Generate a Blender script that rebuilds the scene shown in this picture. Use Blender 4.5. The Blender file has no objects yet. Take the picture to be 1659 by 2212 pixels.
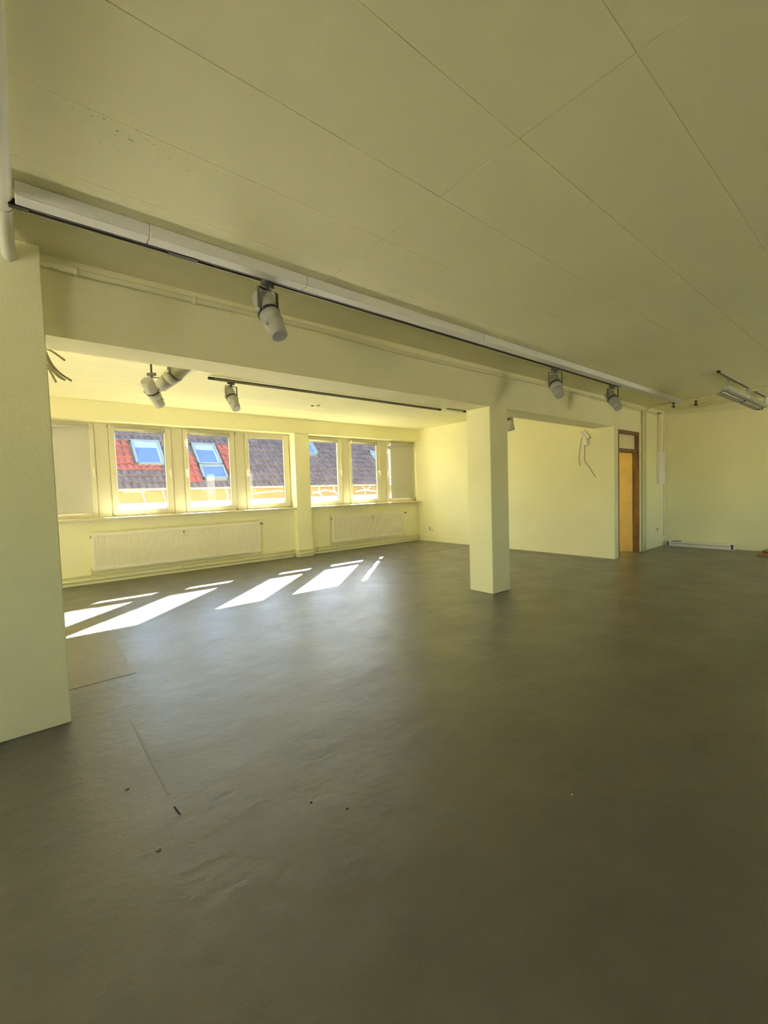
import bpy, math, random
from mathutils import Vector, Matrix
random.seed(7)
S = bpy.context.scene
COL = S.collection
R = math.radians

# ------------------------------------------------------------------ camera
YAW, PITCH, ROLL, FPX = R(39.4679), R(-2.8257), R(-1.8013), 937.3
fw = Vector((math.sin(YAW)*math.cos(PITCH), math.cos(YAW)*math.cos(PITCH), math.sin(PITCH)))
rt = Vector((math.cos(YAW), -math.sin(YAW), 0)); up = rt.cross(fw)
c_, s_ = math.cos(ROLL), math.sin(ROLL)
rt, up = rt*c_ + up*s_, up*c_ - rt*s_
cam = bpy.data.objects.new('camera', bpy.data.cameras.new('camera')); COL.objects.link(cam)
cam.data.sensor_fit = 'VERTICAL'; cam.data.sensor_height = 36; cam.data.sensor_width = 27
cam.data.lens = FPX*36/2212; cam.data.clip_start = .05; cam.data.clip_end = 500
cam.matrix_world = Matrix(((rt.x, up.x, -fw.x, 0), (rt.y, up.y, -fw.y, 0), (rt.z, up.z, -fw.z, 1.4), (0, 0, 0, 1)))
S.camera = cam

# ------------------------------------------------------------------ light and exposure
SUN_E, SKY_S, EXPO = 270.0, 1.35, 0.15
SUN_DIR = Vector((-3.49, -3.363, -2.573)).normalized()
w = bpy.data.worlds.new('sky'); S.world = w; w.use_nodes = True
nt = w.node_tree; bg = nt.nodes['Background']
sk = nt.nodes.new('ShaderNodeTexSky'); sk.sky_type = 'NISHITA'; sk.sun_disc = False
sk.sun_elevation = R(27.96); sk.sun_rotation = R(46.06); sk.air_density = 1.0; sk.dust_density = 0.3; sk.ozone_density = 1.0
nt.links.new(sk.outputs[0], bg.inputs[0]); bg.inputs[1].default_value = SKY_S
sl = bpy.data.lights.new('sun', 'SUN'); sl.energy = SUN_E; sl.angle = R(0.53); sl.color = (1, .93, .78)
so = bpy.data.objects.new('sun', sl); COL.objects.link(so)
so.rotation_euler = SUN_DIR.to_track_quat('-Z', 'Y').to_euler(); so.location = (20, 25, 18)
S.view_settings.view_transform = 'Standard'; S.view_settings.look = 'None'
S.view_settings.exposure = EXPO; S.view_settings.gamma = 1; S.view_settings.use_curve_mapping = False
cy = S.cycles
cy.max_bounces = 10; cy.diffuse_bounces = 7; cy.glossy_bounces = 3; cy.transmission_bounces = 4
cy.transparent_max_bounces = 12; cy.caustics_reflective = True; cy.caustics_refractive = False
cy.sample_clamp_indirect = 12.0; cy.adaptive_threshold = .03

# ------------------------------------------------------------------ dimensions (metres)
YB, YB2, YBS = 3.4529, 3.8354, 3.7701        # beam / column front, column back, soffit back
YW, YN, YG = 8.4918, 8.6411, 8.72            # lintel face, wall under the sill, window frames
YO = 8.98                                     # outside face
XE, XE2, XR = 8.3341, 8.5024, 10.8961
XC, XC2 = 4.6521, 5.0359
XL, YL = .1475, 3.3502
ZB, ZC, ZBAY, ZL = 2.437, 2.9337, 3.0153, 2.6989
XP0, XP1 = 4.5485, 4.899
XLEFT, YBACK = -6.1, -5.0
XD0, XD1, ZD = 8.5024, 9.4515, 2.3956
ZS = 1.0909

# ------------------------------------------------------------------ materials
def mat(name, col, rough=.6, metal=0., var=0., vscale=3., bump=0., bscale=60., spec=.5, detail=3.):
    m = bpy.data.materials.new(name); m.use_nodes = True
    n = m.node_tree; b = n.nodes['Principled BSDF']
    b.inputs['Base Color'].default_value = (*col, 1); b.inputs['Roughness'].default_value = rough
    b.inputs['Metallic'].default_value = metal; b.inputs['Specular IOR Level'].default_value = spec
    if var or bump:
        g = n.nodes.new('ShaderNodeNewGeometry')
    if var:
        t = n.nodes.new('ShaderNodeTexNoise'); t.inputs['Scale'].default_value = vscale; t.inputs['Detail'].default_value = 5
        n.links.new(g.outputs['Position'], t.inputs['Vector'])
        r = n.nodes.new('ShaderNodeMapRange'); r.inputs[1].default_value = .3; r.inputs[2].default_value = .7
        r.inputs[3].default_value = 1 - var; r.inputs[4].default_value = 1 + var
        n.links.new(t.outputs['Fac'], r.inputs[0])
        mx = n.nodes.new('ShaderNodeVectorMath'); mx.operation = 'SCALE'; mx.inputs[0].default_value = col
        n.links.new(r.outputs[0], mx.inputs['Scale']); n.links.new(mx.outputs[0], b.inputs['Base Color'])
    if bump:
        t = n.nodes.new('ShaderNodeTexNoise'); t.inputs['Scale'].default_value = bscale; t.inputs['Detail'].default_value = detail
        n.links.new(g.outputs['Position'], t.inputs['Vector'])
        bp = n.nodes.new('ShaderNodeBump'); bp.inputs['Strength'].default_value = bump; bp.inputs['Distance'].default_value = .01
        n.links.new(t.outputs['Fac'], bp.inputs['Height']); n.links.new(bp.outputs[0], b.inputs['Normal'])
    return m

PAINT = (.925, .883, .57)
M = {}
M['wall'] = mat('yellow_wall_paint', PAINT, .75, var=.02, vscale=2, bump=.25, bscale=70)
M['ext'] = mat('outer_wall', (.10, .10, .09), .9)
M['white'] = mat('white_plastic', (.82, .78, .64), .45)
M['frame'] = mat('window_frame_plastic', (.66, .625, .46), .5)
M['rad'] = mat('radiator_enamel', (.90, .85, .68), .5)
M['trunk'] = mat('trunking_plastic', (.88, .855, .79), .6)
M['pipe'] = mat('painted_pipe', (.82, .775, .50), .8, spec=.2)
M['blk'] = mat('black_plastic', (.015, .015, .012), .45)
M['dark'] = mat('dark_grey_metal', (.10, .10, .075), .45, .3)
M['spot'] = mat('grey_lamp_enamel', (.42, .41, .35), .5, .0, var=.03, vscale=20)
M['lens'] = mat('lamp_lens', (.50, .50, .46), .25)
M['track'] = mat('track_grey', (.19, .19, .135), .5)
M['metal'] = mat('bare_metal', (.55, .55, .50), .3, .8)
M['cable'] = mat('grey_cable', (.30, .28, .18), .6)
M['brown'] = mat('brown_door_frame', (.16, .075, .022), .5, var=.25, vscale=8)
M['veneer'] = mat('orange_veneer', (.68, .48, .24), .5, var=.08, vscale=6)
M['woodpl'] = mat('raw_wood', (.30, .17, .07), .7, var=.2, vscale=20)
M['tile_red'] = mat('red_roof_tile', (.165, .040, .031), .8, var=.22, vscale=2.5)
M['tile_brown'] = mat('brown_roof_tile', (.064, .048, .052), .85, var=.35, vscale=3.5)
M['roofu'] = mat('roof_underlay', (.12, .09, .08), .9)
M['fascia'] = mat('ochre_facade', (.125, .082, .03), .8, var=.12, vscale=5)
M['facade'] = mat('white_facade', (.72, .72, .74), .8, var=.04)
M['facade2'] = mat('pale_grey_facade', (.26, .26, .28), .8, var=.04)
M['gutter'] = mat('zinc_gutter', (.22, .19, .12), .6)
M['skyframe'] = mat('skylight_frame', (.10, .12, .135), .5, .0, spec=.3)
M['skyglass'] = mat('skylight_glass', (.045, .08, .20), .35, 0, spec=.3)
M['skyblind'] = mat('skylight_blind', (.14, .19, .25), .6, spec=.2)
M['extglass'] = mat('far_window_glass', (.32, .36, .44), .15)
M['ground'] = mat('yard_paving', (.12, .115, .11), .9)
M['gravel'] = mat('bounce_roof_gravel', (.80, .775, .72), .95, var=.15, vscale=4)
M['chip'] = mat('dark_debris', (.02, .018, .015), .8)
M['chipw'] = mat('white_debris', (.9, .9, .85), .6)
M['repair'] = mat('plaster_filler', (.86, .82, .55), .8)

def glass_mat():
    m = bpy.data.materials.new('window_glass'); m.use_nodes = True; n = m.node_tree
    n.nodes.remove(n.nodes['Principled BSDF']); o = n.nodes['Material Output']
    t = n.nodes.new('ShaderNodeBsdfTransparent'); t.inputs[0].default_value = (.96, .97, .97, 1)
    g = n.nodes.new('ShaderNodeBsdfGlossy'); g.inputs['Roughness'].default_value = .03
    lw = n.nodes.new('ShaderNodeLayerWeight'); lw.inputs[0].default_value = .5          # Schlick, alike from both sides
    pw = n.nodes.new('ShaderNodeMath'); pw.operation = 'POWER'; pw.inputs[1].default_value = 5; n.links.new(lw.outputs['Facing'], pw.inputs[0])
    f = n.nodes.new('ShaderNodeMath'); f.operation = 'MULTIPLY_ADD'; f.inputs[1].default_value = .96; f.inputs[2].default_value = .03; n.links.new(pw.outputs[0], f.inputs[0])
    x = n.nodes.new('ShaderNodeMixShader')
    n.links.new(f.outputs[0], x.inputs[0]); n.links.new(t.outputs[0], x.inputs[1]); n.links.new(g.outputs[0], x.inputs[2])
    n.links.new(x.outputs[0], o.inputs[0]); return m
M['glass'] = glass_mat()
M['roll'] = mat('shaded_blind_fabric', (.40, .38, .28), .8)  # blind fabric darkened, the shade under the lintel put into its colour
def cloth_mat(name, col, tr):
    m = bpy.data.materials.new(name); m.use_nodes = True; n = m.node_tree
    n.nodes.remove(n.nodes['Principled BSDF']); o = n.nodes['Material Output']
    d = n.nodes.new('ShaderNodeBsdfDiffuse'); d.inputs[0].default_value = (*col, 1)
    t = n.nodes.new('ShaderNodeBsdfTranslucent'); t.inputs[0].default_value = (*col, 1)
    x = n.nodes.new('ShaderNodeMixShader'); x.inputs[0].default_value = tr
    n.links.new(d.outputs[0], x.inputs[1]); n.links.new(t.outputs[0], x.inputs[2]); n.links.new(x.outputs[0], o.inputs[0]); return m
M['blind'] = cloth_mat('blind_fabric', (.56, .545, .48), .035)
M['frost'] = cloth_mat('frosted_pane', (.78, .76, .62), .4)

def ceiling_mat():
    m = mat('ceiling_paint', PAINT, .8, var=.03, vscale=1.2, bump=.08, bscale=90)
    n = m.node_tree; b = n.nodes['Principled BSDF']
    src = b.inputs['Base Color'].links[0].from_socket
    g = n.nodes.new('ShaderNodeNewGeometry'); sp = n.nodes.new('ShaderNodeSeparateXYZ'); n.links.new(g.outputs['Position'], sp.inputs[0])
    def ma(op, a, b2=None, clamp=False):
        q = n.nodes.new('ShaderNodeMath'); q.operation = op; q.use_clamp = clamp
        for i, v in enumerate((a, b2)):
            if v is None: continue
            if hasattr(v, 'links'): n.links.new(v, q.inputs[i])
            else: q.inputs[i].default_value = v
        return q.outputs[0]
    # mould specks along the joint above the pillar: a stain with its own outline
    dy = ma('ABSOLUTE', ma('SUBTRACT', sp.outputs[1], 2.14)); my = ma('SUBTRACT', 1.0, ma('MULTIPLY', dy, 5.0), True)
    dx = ma('ABSOLUTE', ma('SUBTRACT', sp.outputs[0], .42)); mx = ma('SUBTRACT', 1.0, ma('MULTIPLY', dx, 1.9), True)
    t = n.nodes.new('ShaderNodeTexNoise'); t.inputs['Scale'].default_value = 55; t.inputs['Detail'].default_value = 2
    n.links.new(g.outputs['Position'], t.inputs['Vector'])
    k = ma('MULTIPLY', ma('MULTIPLY', my, mx), 1.0)
    th = ma('GREATER_THAN', ma('ADD', t.outputs['Fac'], ma('MULTIPLY', k, .16)), .80)
    mixn = n.nodes.new('ShaderNodeMix'); mixn.data_type = 'RGBA'; mixn.inputs[7].default_value = (.28, .25, .15, 1)
    n.links.new(ma('MULTIPLY', th, .55), mixn.inputs[0]); n.links.new(src, mixn.inputs[6]); n.links.new(mixn.outputs[2], b.inputs['Base Color'])
    return m
M['ceil'] = ceiling_mat()

def floor_mat():
    m = bpy.data.materials.new('grey_floor_paint'); m.use_nodes = True
    n = m.node_tree; b = n.nodes['Principled BSDF']
    g = n.nodes.new('ShaderNodeNewGeometry'); pos = g.outputs['Position']
    def noise(scale, det=4, rough=.55, vec=None):
        t = n.nodes.new('ShaderNodeTexNoise'); t.inputs['Scale'].default_value = scale; t.inputs['Detail'].default_value = det
        t.inputs['Roughness'].default_value = rough; n.links.new(vec or pos, t.inputs['Vector']); return t.outputs['Fac']
    def rng(v, a, b2, c, d):
        r = n.nodes.new('ShaderNodeMapRange'); n.links.new(v, r.inputs[0])
        for i, q in enumerate((a, b2, c, d)): r.inputs[i+1].default_value = q
        return r.outputs[0]
    def ma(op, a, c):
        q = n.nodes.new('ShaderNodeMath'); q.operation = op
        for i, v in enumerate((a, c)):
            if hasattr(v, 'links'): n.links.new(v, q.inputs[i])
            else: q.inputs[i].default_value = v
        return q.outputs[0]
    v = ma('MULTIPLY', rng(noise(1.3), .3, .7, .88, 1.12), rng(noise(9, 6), .3, .7, .93, 1.07))
    sc = n.nodes.new('ShaderNodeVectorMath'); sc.operation = 'SCALE'; sc.inputs[0].default_value = (.090, .087, .074)
    n.links.new(v, sc.inputs['Scale']); n.links.new(sc.outputs[0], b.inputs['Base Color'])
    n.links.new(rng(noise(2.2, 5), .3, .7, .29, .41), b.inputs['Roughness'])
    b.inputs['Specular IOR Level'].default_value = 1.0
    mp = n.nodes.new('ShaderNodeMapping'); mp.inputs['Scale'].default_value = (1, 1.7, 1); mp.inputs['Rotation'].default_value = (0, 0, R(-8)); n.links.new(pos, mp.inputs[0])
    h = ma('ADD', ma('MULTIPLY', noise(3.0, 3, .5, mp.outputs[0]), .8), ma('MULTIPLY', noise(13, 6, .68, mp.outputs[0]), .38))
    h = ma('ADD', h, ma('MULTIPLY', noise(75, 3), .05))
    bp = n.nodes.new('ShaderNodeBump'); bp.inputs['Strength'].default_value = .85; bp.inputs['Distance'].default_value = .012
    n.links.new(h, bp.inputs['Height']); n.links.new(bp.outputs[0], b.inputs['Normal'])
    return m
M['floor'] = floor_mat()
M['floorpatch'] = mat('worn_floor_paint', (.15, .135, .10), .42, var=.1, vscale=6, bump=.25, bscale=25)
M['floorpale'] = mat('pale_floor_filler', (.175, .16, .12), .5, var=.12, vscale=10, bump=.2, bscale=30)

# ------------------------------------------------------------------ mesh helpers
class MB:
    def __init__(s): s.v = []; s.f = []; s.sm = []
    def add(s, vs, fs, smooth=False):
        o = len(s.v); s.v += [tuple(p) for p in vs]; s.f += [tuple(i + o for i in q) for q in fs]; s.sm += [smooth]*len(fs); return s
    def box(s, x0, x1, y0, y1, z0, z1):
        vs = [(x, y, z) for z in (z0, z1) for y in (y0, y1) for x in (x0, x1)]
        return s.add(vs, [(0, 2, 3, 1), (4, 5, 7, 6), (0, 1, 5, 4), (1, 3, 7, 5), (3, 2, 6, 7), (2, 0, 4, 6)])
    def bbox(s, x0, x1, y0, y1, z0, z1, b=.004):        # box with chamfered long edges (all 12)
        b = min(b, (x1-x0)/2.01, (y1-y0)/2.01, (z1-z0)/2.01)
        vs = []; idx = {}
        X = (x0, x1); Y = (y0, y1); Z = (z0, z1)
        for i in (0, 1):
            for j in (0, 1):
                for k in (0, 1):
                    dx, dy, dz = (b if i == 0 else -b), (b if j == 0 else -b), (b if k == 0 else -b)
                    for a, p in (('x', (X[i], Y[j]+dy, Z[k]+dz)), ('y', (X[i]+dx, Y[j], Z[k]+dz)), ('z', (X[i]+dx, Y[j]+dy, Z[k]))):
                        idx[i, j, k, a] = len(vs); vs.append(p)
        fs = []
        for i in (0, 1):
            q = [idx[i, j, k, 'x'] for j, k in ((0, 0), (1, 0), (1, 1), (0, 1))]; fs.append(q if i else q[::-1])
            q = [idx[j, i, k, 'y'] for j, k in ((0, 0), (0, 1), (1, 1), (1, 0))]; fs.append(q if i else q[::-1])
            q = [idx[j, k, i, 'z'] for j, k in ((0, 0), (1, 0), (1, 1), (0, 1))]; fs.append(q if i else q[::-1])
        for i in (0, 1):
            for j in (0, 1):
                q = [idx[0, i, j, 'y'], idx[1, i, j, 'y'], idx[1, i, j, 'z'], idx[0, i, j, 'z']]; fs.append(q if (i == j) else q[::-1])
                q = [idx[i, 0, j, 'x'], idx[i, 1, j, 'x'], idx[i, 1, j, 'z'], idx[i, 0, j, 'z']]; fs.append(q[::-1] if (i == j) else q)
                q = [idx[i, j, 0, 'x'], idx[i, j, 1, 'x'], idx[i, j, 1, 'y'], idx[i, j, 0, 'y']]; fs.append(q if (i == j) else q[::-1])
                for k in (0, 1):
                    q = [idx[i, j, k, 'x'], idx[i, j, k, 'y'], idx[i, j, k, 'z']]; fs.append(q if (i+j+k) % 2 else q[::-1])
        return s.add(vs, fs)
    def lathe(s, prof, p=(0, 0, 0), axis=(0, 0, 1), n=24, cap=True):      # prof: (distance along axis, radius)
        a = Vector(axis).normalized(); u = a.orthogonal().normalized(); w2 = a.cross(u); p = Vector(p)
        vs = []; fs = []
        for (d, r) in prof:
            for k in range(n):
                t = 2*math.pi*k/n; vs.append(p + a*d + (u*math.cos(t) + w2*math.sin(t))*r)
        for i in range(len(prof)-1):
            for k in range(n):
                fs.append((i*n+k, i*n+(k+1) % n, (i+1)*n+(k+1) % n, (i+1)*n+k))
        s.add(vs, fs, True)
        if cap:
            m0 = len(s.v) - len(vs)
            s.f += [tuple(m0 + k for k in reversed(range(n))), tuple(m0 + (len(prof)-1)*n + k for k in range(n))]; s.sm += [False, False]
        return s
    def rod(s, p0, p1, r, n=12):
        p0, p1 = Vector(p0), Vector(p1); L = (p1-p0).length; k = max(1, int(L/.4)); return s.lathe([(L*i/k, r) for i in range(k+1)], p0, p1-p0, n)
    def tube(s, path, r, n=10):
        pts = [Vector(p) for p in path]; vs = []; fs = []; u = None
        for i, p in enumerate(pts):
            t = (pts[min(i+1, len(pts)-1)] - pts[max(i-1, 0)]).normalized()
            u = t.orthogonal().normalized() if u is None else (u - t*u.dot(t)).normalized()
            w2 = t.cross(u)
            for k in range(n):
                a = 2*math.pi*k/n; vs.append(p + (u*math.cos(a) + w2*math.sin(a))*r)
        for i in range(len(pts)-1):
            for k in range(n): fs.append((i*n+k, i*n+(k+1) % n, (i+1)*n+(k+1) % n, (i+1)*n+k))
        s.add(vs, fs, True); o = len(s.v)-len(vs)
        s.f += [tuple(o+k for k in reversed(range(n))), tuple(o+(len(pts)-1)*n+k for k in range(n))]; s.sm += [False, False]
        return s
    def prism(s, poly, d0, d1, axis='x'):     # polygon in the plane normal to axis, extruded d0..d1
        f = {'x': lambda a, b, d: (d, a, b), 'y': lambda a, b, d: (a, d, b), 'z': lambda a, b, d: (a, b, d)}[axis]
        n = len(poly); vs = [f(a, b, d0) for a, b in poly] + [f(a, b, d1) for a, b in poly]
        fs = [tuple(range(n))[::-1], tuple(range(n, 2*n))] + [(i, (i+1) % n, n+(i+1) % n, n+i) for i in range(n)]
        return s.add(vs, fs)
    def build(s, name, m, parent=None, org=None):
        me = bpy.data.meshes.new(name)
        if parent is not None and org is None: org = parent.get('_o', None); org = Vector(org) if org is not None else Vector((0, 0, 0))
        if org is None:
            xs, ys, zs = zip(*s.v); org = Vector(((min(xs)+max(xs))/2, (min(ys)+max(ys))/2, min(zs)))
        org = Vector(org)
        me.from_pydata([tuple(Vector(p) - org) for p in s.v], [], s.f); me.polygons.foreach_set('use_smooth', s.sm)
        import bmesh
        bm = bmesh.new(); bm.from_mesh(me); bmesh.ops.recalc_face_normals(bm, faces=bm.faces); bm.to_mesh(me); bm.free()
        me.materials.append(M[m]); me.update()
        o = bpy.data.objects.new(name, me); COL.objects.link(o)
        if parent is None: o.location = org; OR[o.name] = org.copy()
        else:
            o.parent = parent; o.location = org - OR[parent.name]; OR[o.name] = org.copy()
        o.shadow_terminator_geometry_offset = 0.0
        return o
OR = {}
def smooth_path(pts, k=6):                    # Catmull-Rom
    P = [Vector(p) for p in pts]; P = [P[0]*2 - P[1]] + P + [P[-1]*2 - P[-2]]; out = []
    for i in range(1, len(P)-2):
        for j in range(k):
            t = j/k; a, b, c, d = P[i-1:i+3]
            out.append(.5*((2*b) + (c-a)*t + (2*a-5*b+4*c-d)*t*t + (3*b-a-3*c+d)*t**3))
    return out + [P[-2]]
def part(mb, name, m, parent):                # mesh given in world coordinates, origin = its thing's origin
    return mb.build(name, m, parent, OR[parent.name])
def tag(o, label=None, cat=None, group=None, kind=None):
    if label: o['label'] = label
    if cat: o['category'] = cat
    if group: o['group'] = group
    if kind: o['kind'] = kind
    return o
def thing(name, loc, label=None, cat=None, group=None, kind=None):
    o = bpy.data.objects.new(name, None); o.empty_display_size = .1; COL.objects.link(o); o.location = loc; OR[o.name] = Vector(loc)
    return tag(o, label, cat, group, kind)
def struct(mb, name, m, label=None): return tag(mb.build(name, m), label, None, None, 'structure')

# ------------------------------------------------------------------ the shell
XA, XB = XLEFT - .2, XR + .25
struct(MB().box(XA, XB, YBACK-.2, YO, -.2, 0), 'floor', 'floor', 'grey painted floor with a dull sheen')
floor = bpy.data.objects['floor']
part(MB().box(XLEFT+.01, .605, 3.93, 6.9, -.001, .0025), 'worn_rectangle', 'floorpatch', floor)
part(MB().box(8.02, XE-.002, 3.86, 5.55, -.001, .002), 'filler_strip', 'floorpale', floor)
part(MB().prism([(4.9, 6.60), (6.0, 6.74), (7.3, 6.77), (8.32, 6.74), (8.32, 6.80), (7.3, 6.815), (6.0, 6.775), (4.9, 6.615)], -.001, .002, 'z'), 'filler_seam', 'floorpale', floor)
part(MB().prism([(.430, 3.1), (.446, 3.1), (.450, 2.2), (.436, 2.2)], -.001, .0014, 'z'), 'seam_ridge', 'floorpatch', floor)

def slab(name, label, x0, x1, y0, y1, z, xj, yj):
    o = struct(MB().box(x0, x1, y0, y1, z+.003, z+.25), name, 'ceil', label)
    xs = [x0] + [x for x in xj if x0+.05 < x < x1-.05] + [x1]; ys = [y0] + [y for y in yj if y0+.05 < y < y1-.05] + [y1]
    g = .0015
    for i in range(len(xs)-1):
        for j in range(len(ys)-1):
            dz = random.uniform(-.0008, .0008)
            part(MB().box(xs[i]+g, xs[i+1]-g, ys[j]+g, ys[j+1]-g, z+dz, z+.0035), 'ceiling_panel', 'ceil', o)
    return o
slab('ceiling', 'yellow painted ceiling of long boards over the main room', XA, XB, YBACK-.2, YB+.02, ZC,
     [1.77 + 2.08*k for k in range(-3, 6)], [.65 + .4765*k for k in range(-8, 7)])
slab('ceiling', 'bright ceiling over the bay behind the beam', XA, XE+.08, YB2-.2, YO, ZBAY,
     [1.77 + 2.08*k for k in range(-3, 6)], [6.64 + .4765*k for k in range(-8, 7)])
struct(MB().box(XE+.08, XB, YB+.1, YO, ZC, ZC+.25), 'ceiling', 'ceil', 'ceiling of the next room seen through the doorway')

LWY = [(-1.6, .4), (1.1, 3.1)]                              # unseen windows added on the left for fill light
lw_ = MB().box(XA, XLEFT, YBACK-.2, YO, 0, .95).box(XA, XLEFT, YBACK-.2, YO, 2.6, 3.1)
for a, b in zip([YBACK-.2] + [q[1] for q in LWY], [q[0] for q in LWY] + [YO]): lw_.box(XA, XLEFT, a, b, .94, 2.61)
struct(lw_, 'wall_left', 'wall', 'yellow wall with added windows closing the room on the left')
BWX = [(7.0, 9.6)]                     # unseen window added behind the viewer for fill light
bw = MB().box(XA, XB, YBACK-.2, YBACK, 0, .95).box(XA, XB, YBACK-.2, YBACK, 2.6, 2.99)
for a, b in zip([XA] + [q[1] for q in BWX], [q[0] for q in BWX] + [XB]): bw.box(a, b, YBACK-.2, YBACK, .94, 2.61)
struct(bw, 'wall_back', 'wall', 'yellow wall with an added window behind the viewer')
wr = struct(MB().box(XR, XB, YBACK, YO, 0, 2.99), 'wall_right', 'wall', 'yellow end wall of the main room')
part(MB().box(XR-.0025, XR+.001, -1.5, 2.24, -.0, .972), 'paint_edge', 'wall', wr)
# beam with the column and the pillar
bm_ = MB().box(XLEFT, XC+.001, YB, YBS, ZB, 3.1).box(XC, XE+.01, YB, YB2, ZB+.004, 3.1)
struct(bm_, 'beam', 'wall', 'deep yellow beam spanning from the pillar to the door wall')
struct(MB().bbox(XC, XC2, YB+.0005, YB2, 0, ZB+.02, .006), 'column', 'wall', 'free-standing square column under the beam')
struct(MB().bbox(XL-.62, XL, YL, YL+.55, 0, ZC-.001, .006), 'pillar', 'wall', 'broad pillar at the left edge of the picture')
# end wall of the bay + door wall
we = struct(MB().bbox(XE, XE2, YB, YO-.01, 0, 3.1, .004), 'wall_end', 'wall', 'brightly lit yellow wall closing the bay')
struct(MB().box(XE2, XB, YB, YB+.17, ZD, 2.99).box(XD1, XR+.01, YB, YB+.17, 0, ZD).box(XD1+.0, XD1+.25, YB+.165, 3.83, 0, ZD+.1), 'wall_door', 'wall', 'wall with the brown doorway at the far right')
# window wall
ww = MB().box(XA, XE+.02, YW, YO, ZL, 3.2)                                  # lintel
ww.box(XP0, XP1, YW, YO, 0, ZL+.01)                                         # pier
ww.box(XA, XP0+.01, YN, YO, 0, ZS-.03).box(XP1-.01, XE+.02, YN, YO, 0, ZS-.03)
ww.box(XA, -6.0, YG+.01, YO, ZS-.04, ZL+.01)
struct(ww, 'wall_window', 'wall', 'window wall with a pier between two groups of windows')
ww2 = MB().box(XE2, XB, YW+.2, YO, 0, .95).box(XE2, XB, YW+.2, YO, 2.65, 3.1).box(XE2, 8.75, YW+.2, YO, .94, 2.66).box(10.5, XB, YW+.2, YO, .94, 2.66)
struct(ww2, 'wall_window', 'wall', 'window wall of the next room')
# sills
for (a, b, l) in ((XLEFT, XP0+.004, 'long pale window sill above the wide radiator'), (XP1-.004, XE+.012, 'short pale window sill above the narrow radiator')):
    o = MB().bbox(a, b, YW-.004, YG+.03, ZS-.035, ZS, .006).build('window_sill', 'frame'); tag(o, l, None, None, 'structure')

# ------------------------------------------------------------------ windows
ZF0, ZF1, ZG0, ZG1 = 1.125, 2.675, 1.203, 2.574
WX = [(-.04, .936), (1.155, 2.132), (2.345, 3.32), (3.535, 4.521), (4.93, 5.915), (6.14, 7.10), (7.32, 8.325)]
GX = [(.04, .855), (1.241, 2.019), (2.426, 3.207), (3.614, 4.396), (5.01, 5.792), (6.21, 6.985), (7.40, 8.24)]
WL = ['far left window, its grey blind pulled fully down', 'window onto the red tiles with the small roof window', 'window onto the tall double roof window',
      'window beside the pier in the left group', 'window right of the pier, partly behind it', 'middle window of the right group', 'last window by the bright end wall, blind pulled down'] + ['window added in the unseen left part of the bay']*5
WX += [(-1.23-1.19*k, -.255-1.19*k) for k in range(5)]; GX += [(-1.145-1.19*k, -.365-1.19*k) for k in range(5)]  # five unseen bay windows added to let more sun onto the floor
def frame_ring(mb, x0, x1, z0, z1, gx0, gx1, gz0, gz1, y0, y1):
    mb.bbox(x0, gx0, y0, y1, z0, z1, .005); mb.bbox(gx1, x1, y0, y1, z0, z1, .005)
    mb.bbox(gx0-.001, gx1+.001, y0, y1, z0, gz0, .005); mb.bbox(gx0-.001, gx1+.001, y0, y1, gz1, z1, .005); return mb
HAND = [1, 1, 0, 0, 1, 1, 0] + [1]*5                                  # handle on the right (1) or left (0)
def handle(mb, x, z, d):
    mb.bbox(x-.014, x+.014, YG-.014, YG+.002, z-.035, z+.035, .004)
    mb.rod((x, YG-.012, z+.012), (x, YG-.05, z+.012), .009, 10)
    mb.tube(smooth_path([(x, YG-.045, z+.02), (x+.004*d, YG-.052, z-.02), (x+.006*d, YG-.05, z-.07), (x+.004*d, YG-.04, z-.115)], 4), .010, 8)
for i, ((x0, x1), (g0, g1)) in enumerate(zip(WX, GX)):
    t = thing('window_%d' % (i+1 if i < 7 else i+6), ((x0+x1)/2, YG+.03, ZF0), WL[i], None, None, 'structure')
    part(frame_ring(MB(), x0, x1, ZF0, ZF1, g0, g1, ZG0, ZG1, YG, YG+.055), 'sash', 'frame', t)
    part(frame_ring(MB(), x0-.05, x1+.05 if i != 6 else XE, ZS-.005, ZL+.005, x0+.02, x1-.02, ZF0+.02, ZF1-.02, YG+.03, YG+.10), 'outer_frame', 'frame', t)
    part(MB().box(g0-.01, g1+.01, YG+.026, YG+.032, ZG0-.01, ZG1+.01), 'pane', 'glass', t)
    bead = frame_ring(MB(), g0-.002, g1+.002, ZG0-.002, ZG1+.002, g0+.006, g1-.006, ZG0+.006, ZG1-.006, YG+.034, YG+.05)
    part(bead, 'glazing_seal', 'blk', t)
    hx = (g1+x1)/2+.012 if HAND[i] else (x0+g0)/2-.012
    h = MB(); handle(h, hx, 1.89, 1 if HAND[i] else -1); part(h, 'handle', 'white', t)
    hg = MB(); ex = x0+.006 if HAND[i] else x1-.006
    hg.rod((ex, YG-.01, ZF0+.01), (ex, YG-.01, ZF0+.10), .010, 10); part(hg, 'hinge', 'frame', t)
    part(MB().bbox(ex-.02, ex+.02, YG-.016, YG+.004, ZF0-.02, ZF0+.012, .004), 'hinge_cap', 'cable', t)
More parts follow.
